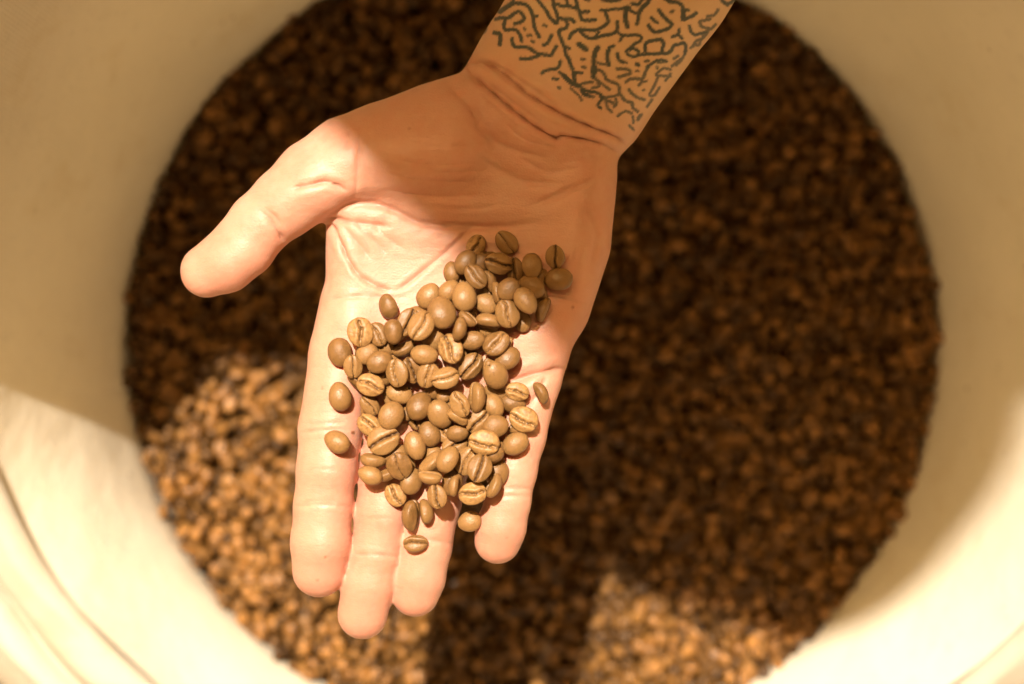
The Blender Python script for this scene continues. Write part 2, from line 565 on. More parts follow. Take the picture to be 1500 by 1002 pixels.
# one Laplacian smoothing pass, then one level of Catmull-Clark
for _ in range(2):
    acc = np.zeros_like(hv); cn = np.zeros(len(hv))
    for a in range(4):
        b = (a + 1) % 4
        np.add.at(acc, hq[:, a], hv[hq[:, b]]); np.add.at(cn, hq[:, a], 1)
    hv = 0.5 * hv + 0.5 * acc / np.maximum(cn, 1)[:, None]
tmp = link("tmp", mesh_from("tmp", hv, hq))
sub = tmp.modifiers.new("s", 'SUBSURF'); sub.levels = 1; sub.render_levels = 1
dg = bpy.context.evaluated_depsgraph_get()
me2 = bpy.data.meshes.new_from_object(tmp.evaluated_get(dg))
bpy.data.objects.remove(tmp)
N = len(me2.vertices)
hv = np.zeros(N * 3, np.float32); me2.vertices.foreach_get("co", hv); hv = hv.reshape(-1, 3).astype(np.float64)
hn = np.zeros(N * 3, np.float32); me2.vertex_normals.foreach_get("vector", hn); hn = hn.reshape(-1, 3).astype(np.float64)
hq = np.zeros(len(me2.loops), np.int32); me2.loops.foreach_get("vertex_index", hq); hq = hq.reshape(-1, 4)
if hn[np.argmax(hv[:, 2])][2] < 0: hn = -hn
px, py = hv[:, 0].copy(), hv[:, 1].copy()
top = np.clip(hn[:, 2] * 2.2, 0, 1)
up = np.clip(hn[:, 2], 0, 1)
dz = np.zeros(N); flush = np.zeros(N); crease = np.zeros(N)


def mound(cx, cy, sx, sy, amt, rot=0.0):
    c, s = math.cos(rot), math.sin(rot)
    u = (px - cx) * c + (py - cy) * s; v = -(px - cx) * s + (py - cy) * c
    return amt * np.exp(-(u / sx) ** 2 - (v / sy) ** 2)


for a in [(640, 425, 110, 75, -16), (575, 365, 55, 40, -5, 0.3), (700, 330, 60, 90, -7, 0.4), (600, 225, 100, 60, 6), (845, 340, 45, 80, 5),
          (520, 470, 34, 28, 7), (608, 497, 34, 28, 6), (695, 505, 34, 28, 6), (775, 490, 34, 30, 7),
          (483, 690, 30, 36, 4), (470, 805, 26, 34, 4), (560, 760, 26, 34, 3), (640, 760, 26, 30, 3), (735, 775, 24, 26, 3), (330, 382, 34, 26, 5, 0.6),
          (482, 570, 34, 36, 4), (440, 285, 26, 20, 4, 0.6)]:
    dz += mound(*a) * top

L_ = smooth_line([(700, 100), (745, 128), (790, 162), (835, 186), (890, 206)], 6)
d_, f_ = line_dist(px, py, L_)
dz += 7 * np.exp(-(d_ / 13.0) ** 2) * np.clip(np.minimum(f_, 1 - f_) * 5, 0, 1) * top
d_, f_ = line_dist(px, py, smooth_line([(735, 92), (790, 128), (850, 165), (905, 185)], 6))
dz += 4 * np.exp(-(d_ / 11.0) ** 2) * np.clip(np.minimum(f_, 1 - f_) * 5, 0, 1) * top
# (points, half width px, depth px, dark and flush tint)
CREASES = [
    ([(684, 93), (708, 92), (738, 108), (775, 139), (820, 166), (867, 187), (901, 201), (916, 212)], 3.0, 6.0, 0.85),
    ([(680, 97), (701, 119), (735, 149), (779, 183), (813, 203), (826, 200), (867, 207), (906, 224)], 3.2, 7.0, 0.9),
    ([(694, 88), (730, 97), (770, 122), (815, 152)], 5, 4, 0.35),
    ([(712, 118), (748, 146), (790, 176)], 5, 3, 0.25),
    ([(478, 322), (489, 340), (506, 376), (527, 404), (556, 421), (577, 427)], 3.0, 6, 0.6),
    ([(577, 427), (600, 413), (632, 387), (667, 356), (690, 332)], 2.8, 3.6, 0.45),
    ([(476, 322), (500, 324), (540, 328), (575, 332)], 6, 6, 0.45),
    ([(479, 318), (510, 304), (545, 299), (580, 309), (616, 326), (670, 331), (730, 333), (790, 326)], 9, 8, 0.25),
    ([(500, 330), (520, 352), (545, 382)], 5, 3, 0.25), ([(520, 326), (546, 350), (566, 372)], 4, 2.2, 0.2),
    ([(486, 330), (496, 352), (505, 380)], 4, 2, 0.2), ([(545, 330), (570, 350), (595, 366)], 4, 1.8, 0.15),
    ([(428, 277), (453, 271), (481, 267), (508, 279)], 4.2, 6, 0.6),
    ([(380, 309), (396, 322), (408, 341), (418, 355)], 4.0, 4, 0.4), ([(388, 305), (404, 318), (416, 334)], 4, 2.5, 0.25),
    ([(527, 196), (524, 240), (520, 285)], 3.5, 2.4, 0.25), ([(513, 190), (508, 220)], 3, 1.5, 0.15),
    ([(478, 437), (510, 435), (550, 434), (600, 437)], 3, 2.2, 0.3),
    ([(440, 633), (475, 630), (516, 628)], 2.8, 2.0, 0.35), ([(443, 622), (480, 620), (512, 619)], 3.0, 1.4, 0.2),
    ([(430, 741), (470, 739), (516, 742)], 2.6, 2.0, 0.35), ([(440, 735), (470, 733), (505, 735)], 3, 1.2, 0.15),
    ([(515, 811), (550, 812), (586, 816)], 2.6, 2.0, 0.35), ([(520, 700), (560, 698), (600, 702)], 3, 2, 0.3),
    ([(592, 788), (625, 790), (668, 797)], 3.4, 2.6, 0.3),
    ([(720, 718), (750, 715), (784, 717)], 2.6, 2.0, 0.35), ([(722, 728), (752, 726), (780, 727)], 3, 1.4, 0.2),
    ([(745, 560), (785, 548), (830, 540)], 6, 8, 0.35), ([(770, 600), (790, 575), (800, 552)], 6, 4, 0.2), ([(735, 640), (770, 632), (800, 640)], 4, 3, 0.3),
    ([(600, 205), (650, 214), (710, 208)], 2.4, 1.2, 0.15), ([(575, 232), (640, 240), (690, 238)], 2.2, 1.2, 0.15), ([(610, 300), (680, 306), (740, 300)], 2.4, 1.3, 0.15),
    ([(740, 180), (770, 205), (815, 216)], 3, 2, 0.2), ([(660, 130), (690, 160), (705, 200)], 6, 2.5, 0.1), ([(760, 230), (800, 250), (850, 246)], 3, 1.5, 0.15),
    ([(486, 560), (500, 572)], 2, 1, 0.2), ([(450, 690), (470, 687), (500, 689)], 2.2, 0.8, 0.12), ([(535, 760), (560, 758), (580, 760)], 2.2, 0.8, 0.12),
    ([(640, 470), (720, 440), (790, 432), (858, 446)], 5, 4, 0.3),
    ([(560, 250), (620, 262), (690, 268)], 3, 1.4, 0.12), ([(590, 235), (650, 250), (720, 250)], 3, 1.3, 0.1),
    ([(560, 275), (640, 288), (720, 285)], 3, 1.5, 0.12), ([(700, 230), (760, 262), (820, 270)], 6, 3, 0.12),
    ([(780, 300), (830, 280), (870, 262)], 8, 4, 0.15), ([(690, 180), (740, 215), (800, 232)], 9, 4, 0.12),
    ([(850, 300), (872, 340), (862, 400)], 9, 3, 0.1),
]
for pts, w, dep, crease_tint in CREASES:
    L = smooth_line(pts, 5)
    lo, hi = L.min(0) - 5 * w - 3, L.max(0) + 5 * w + 3
    m = (px > lo[0]) & (px < hi[0]) & (py > lo[1]) & (py < hi[1]) & (hn[:, 2] > 0.02)
    if not m.any(): continue
    d, fr = line_dist(px[m], py[m], L)
    d = d + 0.8 * np.sin(px[m] * 0.19 + py[m] * 0.13)
    taper = np.clip(np.minimum(fr, 1 - fr) * 5 + 0.15, 0, 1)
    prof_ = np.exp(-(d / (0.55 * w)) ** 2) * 0.65 + np.exp(-(d / (1.8 * w)) ** 2) * 0.35
    lip = np.exp(-((np.abs(d) - 2.6 * w) / (1.3 * w)) ** 2) * 0.16
    dz[m] += (-dep * prof_ + dep * lip) * taper * np.clip(top[m] + 0.35, 0, 1)
    crease[m] = np.maximum(crease[m], min(1, crease_tint * 0.7) * np.exp(-(d / (0.5 * w)) ** 2) * taper)  # mask for the shade painted along each fold
    flush[m] = np.maximum(flush[m], 0.45 * crease_tint * np.exp(-(d / (1.9 * w)) ** 2) * taper)

for fx, fy, fr_, fa in [(517, 634, 2.6, 1.0), (474, 569, 1.6, 0.6), (839, 450, 2.0, 0.7), (476, 815, 1.8, 0.6), (465, 850, 1.5, 0.5), (742, 787, 1.5, 0.4), (548, 320, 1.4, 0.4), (600, 190, 1.6, 0.4), (870, 470, 1.5, 0.4)]:
    crease = np.maximum(crease, fa * np.clip((fr_ + 1.2 - np.hypot(px - fx, py - fy)) / 1.6, 0, 1) * (hn[:, 2] > 0))
# pink finger pads
for a in [(467, 830, 42, 45, 0.55), (531, 895, 42, 50, 0.55), (608, 865, 42, 50, 0.55), (729, 790, 42, 45, 0.55), (310, 400, 50, 42, 0.5),
          (500, 560, 60, 80, 0.35), (780, 600, 60, 80, 0.35), (610, 480, 120, 60, 0.22), (470, 700, 40, 40, 0.2), (390, 360, 40, 40, 0.3), (830, 500, 40, 70, 0.3)]:
    flush = np.maximum(flush, mound(*a))

# tattoo on the inner forearm ------------------------------------------------
TAT = []


def T(ox, oy, *lines, w=7.0):
    for ln in lines:
        ww = w
        if isinstance(ln[0], (int, float)): ww, ln = ln[0], ln[1:]
        TAT.append((np.array([(ox + a, oy + b) for a, b in ln], float), ww))


T(690, 0,
  (9, (42, 17), (50, 12), (60, 5)), ((60, 5), (72, 5), (82, 8), (88, 16), (91, 26), (92, 36), (95, 45), (100, 54)), (6, (91, 25), (97, 23)),
  ((36, 28), (45, 26), (55, 26), (63, 20), (70, 17), (75, 21), (78, 27), (73, 32), (64, 35)), ((50, 30), (48, 38), (51, 44), (60, 43), (67, 45), (72, 52), (74, 60)),
  (5, (78, 42), (79, 43)), (5, (83, 52), (88, 52)), (5, (89, 60), (92, 62)), (5, (106, 37), (110, 38)),
  ((60, 57), (61, 64), (66, 69), (75, 69), (84, 70), (92, 75), (99, 79), (108, 80), (117, 81), (120, 76), (125, 68)),
  ((73, 86), (85, 86), (94, 83), (98, 82)), (8, (34, 48), (42, 50), (43, 57), (42, 65)), ((106, 66), (112, 63), (118, 52)),
  ((94, -8), (98, 0), (105, 9), (111, 17), (115, 25), (121, 31), (125, 34), (127, 28), (125, 18), (121, 8), (120, -6)),
  ((128, 26), (136, 28), (146, 28), (151, 32)), ((138, 29), (141, 35), (139, 41), (130, 44), (129, 50), (133, 60), (137, 70), (139, 80), (143, 86), (146, 95), (149, 101)),
  (6, (137, 68), (144, 71)), (6, (62, -4), (62, 4)))
T(820, 0,
  (6, (10, -4), (11, 8)), ((23, -4), (26, 10), (29, 18), (31, 25), (33, 29), (42, 30), (52, 29)), ((-4, 6), (4, 9), (12, 9), (20, 11), (27, 13)), ((30, 18), (42, 17)),
  (7, (37, -2), (43, 0)), (8, (63, -1), (75, 1), (88, -1)),
  (6, (60, 15), (70, 15), (80, 13), (90, 13), (98, 10), (102, 11)), ((66, 16), (69, 24), (71, 32), (66, 37), (60, 41), (52, 44), (42, 44), (30, 43), (22, 46), (17, 50), (14, 56)),
  (9, (98, 14), (96, 22), (97, 32), (99, 39)), (6, (103, 15), (110, 19), (116, 19)), (8, (116, 19), (122, 10), (128, 5), (132, -3)), (7, (116, 20), (115, 28), (113, 35)),
  ((30, 46), (36, 52), (44, 56), (54, 55), (64, 52), (72, 51), (80, 48), (84, 44), (84, 32)), (6, (57, 47), (52, 54)),
  (6, (84, 46), (90, 51), (100, 52), (112, 51), (119, 54), (118, 60), (110, 64), (104, 70), (98, 75), (100, 80), (108, 83), (116, 80), (114, 74), (107, 71), (102, 73)),
  (6, (92, 52), (88, 60)), (10, (28, 65), (33, 68), (38, 72)), (9, (56, 70), (52, 76), (50, 85), (50, 95), (51, 103), (49, 112)),
  (6, (79, 67), (73, 70)), (8, (73, 70), (70, 78), (70, 88), (72, 95)), (4.5, (72, 95), (62, 94), (56, 92)), (7, (84, 79), (87, 88), (93, 91)), (4, (93, 91), (98, 92)),
  (5, (32, 87), (36, 87)), (5, (33, 98), (37, 99)), (8, (113, 94), (115, 95)), (5, (125, 90), (130, 89)), (5.5, (116, 80), (122, 80)))
T(940, 0,
  (6.5, (0, 80), (10, 79), (20, 79), (30, 78), (38, 78), (44, 73), (47, 67), (54, 65), (62, 63), (65, 70), (63, 78)), (7, (6, 78), (5, 66), (10, 61), (20, 59), (28, 58), (32, 64), (30, 72), (30, 78)),
  (9, (34, -3), (42, 2)), (7, (42, 3), (50, 3), (58, 7), (61, 14), (60, 22), (60, 29), (68, 26), (75, 23), (80, 19)), (9, (61, 14), (61, 24)), (6, (61, 14), (68, 15)),
  (7, (25, 15), (31, 23), (38, 30), (44, 35), (40, 41), (30, 45), (20, 47), (14, 43), (10, 37)), (6, (14, 26), (19, 31), (23, 33)), (5, (43, 18), (46, 16)),
  (6, (55, 43), (53, 50), (45, 54)), (6, (53, 50), (59, 56)), (6, (70, 38), (72, 46), (78, 51), (86, 49), (95, 47)), (5, (100, 28), (92, 30), (85, 32), (88, 39), (96, 41), (102, 42), (108, 36)),
  (5, (96, 48), (88, 57), (80, 60), (75, 68)), (4.5, (86, 60), (84, 66), (78, 66)), (4.5, (47, 86), (53, 82)), (6, (8, 98), (15, 93), (22, 89), (30, 88), (36, 90)),
  (4, (44, 97), (52, 90), (58, 86)))
T(860, 80,
  (8, (9, 18), (8, 26)), (5, (8, 26), (9, 30), (14, 37), (22, 43), (30, 49), (33, 51)), (5.5, (15, 22), (22, 25), (26, 30), (28, 36), (36, 40), (44, 43), (47, 48), (47, 55), (50, 60), (54, 66), (60, 69), (66, 71), (67, 78), (74, 83)),
  (5.5, (44, 21), (54, 21), (62, 23), (63, 28), (56, 30), (46, 33)), (4, (72, 24), (75, 24)), (4, (102, 18), (103, 20)), (3.5, (82, 52), (84, 52)),
  (5.5, (57, 40), (63, 36), (72, 35), (80, 36), (84, 30), (87, 22), (92, 15)), (5, (79, 36), (80, 40), (76, 45)), (4, (80, 40), (87, 39)), (5, (61, 51), (66, 57), (74, 63), (84, 66)),
  (4.5, (122, 22), (113, 20), (105, 25), (101, 30), (110, 31), (122, 32)), (4.5, (104, 31), (101, 40), (97, 48), (93, 55), (92, 60), (98, 60), (102, 55), (106, 48)), (4, (104, 12), (116, 10)))
T(750, 80,
  (6.5, (44, 27), (48, 24), (55, 22), (63, 21), (69, 17), (71, 10)), (6, (70, 26), (76, 31)), (9, (76, 31), (82, 37), (90, 43), (98, 46)), (6, (98, 46), (104, 50), (112, 54), (122, 55), (130, 59), (133, 64)),
  (8, (90, 26), (91, 34), (92, 42)), (6, (90, 26), (102, 27)), (5, (102, 43), (110, 41), (118, 40)), (5, (126, 42), (128, 46), (118, 49)), (4, (86, 49), (92, 55), (98, 60), (102, 67)),
  (8, (102, 52), (106, 58), (113, 60)), (5, (113, 60), (119, 62)), (6, (60, 35), (67, 36)), (5, (68, 48), (70, 49)), (5, (105, 18), (107, 19)),
  (6, (133, 64), (128, 70), (126, 75), (130, 78)), (5, (133, 64), (142, 68), (150, 72)), (4.5, (138, 70), (140, 78), (146, 84)))
T(830, 130, (4.5, (50, 13), (62, 12), (73, 10), (78, 7)), (5, (72, 15), (73, 22), (70, 26)), (4.5, (75, 40), (80, 36), (88, 33), (95, 36)), (4, (97, 40), (98, 50)), (4, (104, 43), (108, 38)))
T(0, 0, (4.5, (990, 96), (998, 88), (1004, 78)), (4.5, (1012, 70), (1020, 64)), (4.5, (1030, 52), (1040, 42)), (4.5, (975, 118), (982, 108)), (4.5, (948, 156), (955, 146)),
  (5, (1052, 14), (1046, 22), (1036, 24)), (5, (1066, 8), (1058, 2)), (5, (708, 30), (716, 22), (724, 10)), (5, (702, 50), (710, 46), (712, 38)), (4.5, (928, 190), (922, 184)), (4.5, (934, 176), (940, 168)))
# the pattern goes on up the forearm, past the edge of the photograph
rt = random.Random(3)
for k in range(170):
    u = rt.uniform(-140, 140); v = rt.uniform(15, 230)
    cx = 905 + 0.547 * v + 0.837 * u; cy = -8 - 0.837 * v + 0.547 * u
    if cy > -12: continue
    a = rt.uniform(0, 6.28); pts = [(cx, cy)]
    for _ in range(rt.randint(2, 5)):
        a += rt.uniform(-1.1, 1.1); pts.append((pts[-1][0] + 9 * math.cos(a), pts[-1][1] + 9 * math.sin(a)))
    TAT.append((np.array(pts), 7))
ink = np.zeros(N)
reg = np.nonzero((px > 680) & (px < 1230) & (py < 240) & (hn[:, 2] > -0.1))[0]
for ln, w in TAT:
    L = smooth_line(ln, 4)
    lo, hi = L.min(0) - 10, L.max(0) + 10
    m = reg[(px[reg] > lo[0]) & (px[reg] < hi[0]) & (py[reg] > lo[1]) & (py[reg] < hi[1])]
    if not len(m): continue
    d, _ = line_dist(px[m], py[m], L)
    d = d + 0.5 * np.sin(px[m] * 0.9) * np.cos(py[m] * 0.8)
    ink[m] = np.maximum(ink[m], np.clip((0.44 * w + (0.7 if w > 5.6 else 1.1) - d) / 1.8, 0, 1) * (0.97 if w > 5.6 else 0.85))

pts = hv.copy()
pts += hn * dz[:, None]
hand_px = pts.copy()
hand_v = unproject(pts)
HQ = hq
_a, _b, _c = (hand_v[hq[:, k]] for k in (0, 1, 2))
if (np.cross(_b - _a, _c - _a)[:, 2] * hn[hq[:, 0], 2]).sum() < 0: HQ = hq[:, ::-1]
hme = mesh_from("person", hand_v, HQ, SKIN)
pale = np.clip((-(px - 800) * -0.547 - (py - 150) * 0.837 + 40) / 150, 0, 1)
attr(hme, "pale", pale); attr(hme, "ink", ink); attr(hme, "flush", flush); attr(hme, "crease", crease)
nz_test = hme.polygons[0].normal
person = link("person", hme)
tag(person, "person reaching a tattooed right forearm and open palm over the bin, cupping roasted beans", "person")


# clothes and head of that person, standing beyond the frame (they shade the bin)
def along(x, y, t):
    """a point t metres up the sun's ray through (x, y) in the palm plane"""
    return (x + TO_SUN.x * t, y + TO_SUN.y * t, TO_SUN.z * t)


def grid_mesh(name, fn, lo, hi, step, mat, parent, kind=None):
    ax = [np.arange(lo[i], hi[i], step, dtype=np.float32) for i in range(3)]
    G = np.meshgrid(*ax, indexing='ij')
    v, q = surface_nets(fn(G), lo, step)
    o = link(name, mesh_from(name, v, q, mat), parent)
    return o


head_c = along(0.112, 0.050, 0.90)
sh_r = along(-0.158, 0.178, 0.76)       # right shoulder
chest = along(0.010, 0.118, 0.80)
blade = along(-0.075, 0.205, 0.78)
collar = along(0.073, 0.061, 0.84)
sh_l = along(0.27, 0.14, 0.78)
neck = (head_c[0] + 0.01, head_c[1] + 0.09, head_c[2] - 0.08)
elbow = tuple(unproject(np.array([1230., -520., 140.])))
hip = (0.05, 0.66, -0.02)


def shirt_f(G):
    f = chain(G, [chest + (0.075,), (0.01, 0.58, 0.36, 0.14), hip + (0.15,)], 0.03)
    f = smin(f, chain(G, [sh_r + (0.074,), blade + (0.070,), chest + (0.082,), collar + (0.085,)], 0.01), 0.01)
    f = smin(f, chain(G, [chest + (0.07,), sh_l + (0.085,)], 0.03), 0.01)
    f = smin(f, chain(G, [sh_r + (0.07,), (elbow[0], elbow[1] + 0.02, elbow[2] + 0.01, 0.062)], 0.02), 0.02)
    wr = tuple(unproject(np.array([1105., -312., 66.])))
    f = smin(f, chain(G, [(elbow[0], elbow[1] + 0.02, elbow[2] + 0.01, 0.060), (wr[0], wr[1], wr[2], 0.044)], 0.02), 0.02)
    f = smin(f, chain(G, [(sh_l[0], sh_l[1], sh_l[2], 0.08), (0.38, 0.58, 0.24, 0.058), (0.36, 0.58, 0.02, 0.05)], 0.02), 0.03)
    return f


SHIRT = plain("navy_cotton", (0.030, 0.035, 0.045), 0.9, 60)
grid_mesh("shirt", shirt_f, (-0.44, 0.20, -0.22), (0.62, 0.95, 0.98), 0.008, SHIRT, person)


def head_f(G):
    hx, hy, hz = head_c
    f = chain(G, [(hx, hy, hz + 0.03, 0.076), (hx + 0.008, hy + 0.03, hz + 0.055, 0.080)], 0.02)
    f = smin(f, chain(G, [(hx - 0.004, hy - 0.035, hz - 0.045, 0.045), (hx, hy, hz, 0.068)], 0.02), 0.02)
    f = smin(f, chain(G, [(hx + 0.01, hy + 0.05, hz - 0.02, 0.055), (neck[0], neck[1] + 0.02, neck[2] - 0.06, 0.058)], 0.02), 0.02)
    f = smin(f, chain(G, [(hx - 0.003, hy - 0.070, hz + 0.02, 0.008), (hx - 0.004, hy - 0.092, hz - 0.012, 0.012)], 0.01), 0.012)
    for s in (-1, 1):
        f = smin(f, chain(G, [(hx + s * 0.079, hy + 0.018, hz + 0.01, 0.010), (hx + s * 0.082, hy + 0.024, hz - 0.022, 0.008)], 0.01), 0.008)
        f = np.maximum(f, -(chain(G, [(hx + s * 0.03, hy - 0.082, hz + 0.022, 0.012), (hx + s * 0.034, hy - 0.081, hz + 0.022, 0.012)], 0.01)))
    return f


hx, hy, hz = head_c
headv_ax = [np.arange(a - 0.15, a + 0.20, 0.005, dtype=np.float32) for a in head_c]
Gh = np.meshgrid(*headv_ax, indexing='ij')
h_v, h_q = surface_nets(head_f(Gh), tuple(a - 0.15 for a in head_c), 0.005)
head = link("head", mesh_from("head", h_v, h_q, SKIN), person)
attr(head.data, "flush", np.full(len(h_v), 0.1))


def hair_f(G):
    f = chain(G, [(hx - 0.004, hy + 0.004, hz + 0.035, 0.079), (hx - 0.004, hy + 0.040, hz + 0.06, 0.080), (hx, hy + 0.06, hz + 0.01, 0.068)], 0.02)
    cut = (G[1] - (hy - 0.045)) * -1.0 + (hz + 0.055 - G[2]) * 0.9
    return np.maximum(f, cut * 0.7)


grid_mesh("hair", hair_f, tuple(a - 0.15 for a in head_c), tuple(a + 0.2 for a in head_c), 0.006, plain("brown_hair", (0.05, 0.028, 0.015), 0.6, 90), person)


def trousers_f(G):
    f = None
    for s in (-1, 1):
        g = chain(G, [(hip[0] + s * 0.07, hip[1], hip[2] - 0.02, 0.11), (hip[0] + s * 0.09, hip[1], -0.38, 0.085), (hip[0] + s * 0.10, hip[1] + 0.02, FLOOR_Z + 0.04, 0.06)], 0.02)
        f = g if f is None else smin(f, g, 0.02)
    return f


grid_mesh("trousers", trousers_f, (-0.1, 0.46, FLOOR_Z - 0.03), (0.46, 0.84, 0.16), 0.012, plain("denim", (0.035, 0.045, 0.07), 0.9, 80), person)

# ------------------------------------------------------------------ beans
def bean_shape(nr, ns, seed, style, fine=True):
    """plano-convex bean, unit length along x, split face towards +z"""
    r = np.random.default_rng(seed)
    u = np.linspace(0, np.pi, nr + 1)                     # pole to pole along x
    t = np.linspace(0, 1, ns, endpoint=False)
    phi = 2 * np.pi * t
    if fine: phi = phi - 0.55 * np.sin(2 * phi) * 0.5 * 0 + 0.42 * np.sin(phi) * 0  # even spacing
    phi = phi + np.pi / 2
    if fine:                                              # crowd the ring towards the split (+z)
        dlt = (phi - np.pi / 2 + np.pi) % (2 * np.pi) - np.pi
        phi = np.pi / 2 + dlt * (0.42 + 0.58 * (np.abs(dlt) / np.pi) ** 1.3)
    U, PH = np.meshgrid(u[1:-1], phi, indexing='ij')
    n = np.stack([np.cos(U), np.sin(U) * np.cos(PH), np.sin(U) * np.sin(PH)], -1)
    n = n.reshape(-1, 3)
    n = np.vstack([n, [[1, 0, 0], [-1, 0, 0]]])
    a = 0.5; b = r.uniform(0.36, 0.41); c1 = r.uniform(0.30, 0.345); c2 = r.uniform(0.13, 0.17)
    egg = 1 + r.uniform(-0.10, 0.10) * n[:, 0]
    x = a * n[:, 0]; y = b * n[:, 1] * egg
    rad2 = n[:, 0] ** 2 + n[:, 1] ** 2
    zf = c2 * np.sqrt(np.clip(1 - rad2 ** 2.0, 0, 1)) * (1 - 0.15 * rad2)
    z = np.where(n[:, 2] > 0, zf, c1 * n[:, 2] * egg)
    f1, f2, p1, p2 = r.uniform(3, 6), r.uniform(8, 13), r.uniform(0, 6), r.uniform(0, 6)
    amp = {'s': 0.045, 'curl': 0.085, 'chaff': 0.040, 'open': 0.035, 'tight': 0.025}[style]
    yg = amp * np.sin(f1 * x + p1) + 0.25 * amp * np.sin(f2 * x + p2) + r.uniform(-0.05, 0.05)
    yg = yg + (0.010 if fine else 0) * (np.sin(31 * x + p2) * np.sin(13 * x + p1) + 0.6 * np.sin(47 * x + p1 * 3))
    d = y - yg
    wd = {'s': 0.022, 'curl': 0.030, 'chaff': 0.055, 'open': 0.042, 'tight': 0.016}[style] * (1.0 if fine else 2.0)
    dep = {'s': 0.13, 'curl': 0.14, 'chaff': 0.10, 'open': 0.17, 'tight': 0.11}[style]
    facing = np.clip(n[:, 2] * 5 + 0.9, 0, 1)
    g = np.exp(-(d / wd) ** 2) * facing
    lips = np.exp(-((np.abs(d) - 0.13) / 0.09) ** 2) * facing
    side = 1 + r.uniform(-0.9, 0.9) * np.tanh(d / 0.05)
    dep = dep * (0.75 + 0.35 * np.sin(9 * x + p2 * 2) * np.sin(17 * x + p1))
    z = z - dep * g + 0.036 * lips * side + r.uniform(-0.12, 0.12) * y * facing
    # slight wrinkles and dents
    w = np.zeros(len(x))
    for _ in range(9):
        k = r.normal(0, 1, 3) * r.uniform(3, 15); ph = r.uniform(0, 6.28)
        w += np.sin(x * k[0] + y * k[1] + z * k[2] + ph) / (2.5 + np.linalg.norm(k) * 0.6)
    s = 1 + (0.058 if fine else 0.045) * w
    x, y, z = x * s, y * s, z * s
    chaff = np.exp(-(d / (wd * 1.6)) ** 2) * facing * {'s': 0.6, 'curl': 0.8, 'chaff': 1.0, 'open': 0.4, 'tight': 0.35}[style]
    if style == 'chaff': chaff = np.maximum(chaff, 0.65 * facing * np.clip(n[:, 2] * 3, 0, 1))
    groove = np.exp(-(d / (wd * 0.45)) ** 2) * facing * {'s': 0.75, 'curl': 0.6, 'chaff': 0.30, 'open': 0.8, 'tight': 0.9}[style]
    if fine:
        seam = np.exp(-(d / (wd * 0.30)) ** 2) * facing * (np.sin(19 * x + p1) * np.sin(37 * x + p2) > -0.15)
        groove = np.exp(-(d / (wd * 0.8)) ** 2) * facing * 0.85
        if style in ('s', 'chaff', 'curl'): groove = np.clip(groove - 0.95 * seam, 0, 1); chaff = np.maximum(chaff, seam)
    if style == 'chaff':
        z += 0.035 * np.exp(-((np.abs(d) - 0.02) / 0.02) ** 2) * facing * np.sin(23 * x + p1)
    v = np.stack([x, y, z], 1)
    R = nr - 1
    i = np.arange(ns); j = (i + 1) % ns
    quads = np.concatenate([np.stack([q_ * ns + i, q_ * ns + j, (q_ + 1) * ns + j, (q_ + 1) * ns + i], 1) for q_ in range(R - 1)])
    P0, P1 = R * ns, R * ns + 1
    tri0 = np.stack([np.full(ns, P0), j, i], 1); tri1 = np.stack([np.full(ns, P1), (R - 1) * ns + i, (R - 1) * ns + j], 1)
    return v, quads[:, ::-1], np.concatenate([tri0, tri1])[:, ::-1], chaff, groove


def mixed_mesh(name, v, quads, tris, mat):
    me = bpy.data.meshes.new(name)
    me.vertices.add(len(v)); me.vertices.foreach_set("co", np.asarray(v, np.float32).ravel())
    nq, nt = len(quads), len(tris)
    me.loops.add(nq * 4 + nt * 3)
    me.loops.foreach_set("vertex_index", np.concatenate([quads.ravel(), tris.ravel()]).astype(np.int32))
    me.polygons.add(nq + nt)
    me.polygons.foreach_set("loop_start", np.concatenate([np.arange(nq) * 4, nq * 4 + np.arange(nt) * 3]).astype(np.int32))
    me.polygons.foreach_set("use_smooth", np.ones(nq + nt, bool))
    me.update(calc_edges=True); me.validate()
    me.materials.append(mat)
    return me


STYLES = ['s', 'tight', 'chaff', 'open', 'curl', 's', 'chaff', 'tight', 'open', 's', 'curl', 'tight']
KINDS = []
for k, st in enumerate(STYLES):
    v, q4, t3, chf, grv = bean_shape(40, 52, 40 + k, st)
    me = mixed_mesh("coffee_bean", v, q4, t3, BEAN)
    attr(me, "chaff", chf); attr(me, "groove", grv)
    KINDS.append((v, me, st))

# height field over the palm (photo pixels), for resting the beans
HX0, HY0, HW, HH = 430, 310, 470, 560
H = np.full((HW, HH), -120.0)
m = (hand_px[:, 0] > HX0) & (hand_px[:, 0] < HX0 + HW - 1) & (hand_px[:, 1] > HY0) & (hand_px[:, 1] < HY0 + HH - 1) & (hn[:, 2] > -0.2)
np.maximum.at(H, ((hand_px[m, 0] - HX0).astype(int), (hand_px[m, 1] - HY0).astype(int)), hand_px[m, 2])
for _ in range(3):
    G_ = H.copy()
    for ax in (0, 1):
        for s in (-1, 1): G_ = np.maximum(G_, np.roll(H, s, ax) - 0.4)
    H = np.where(H < -119, G_, H)

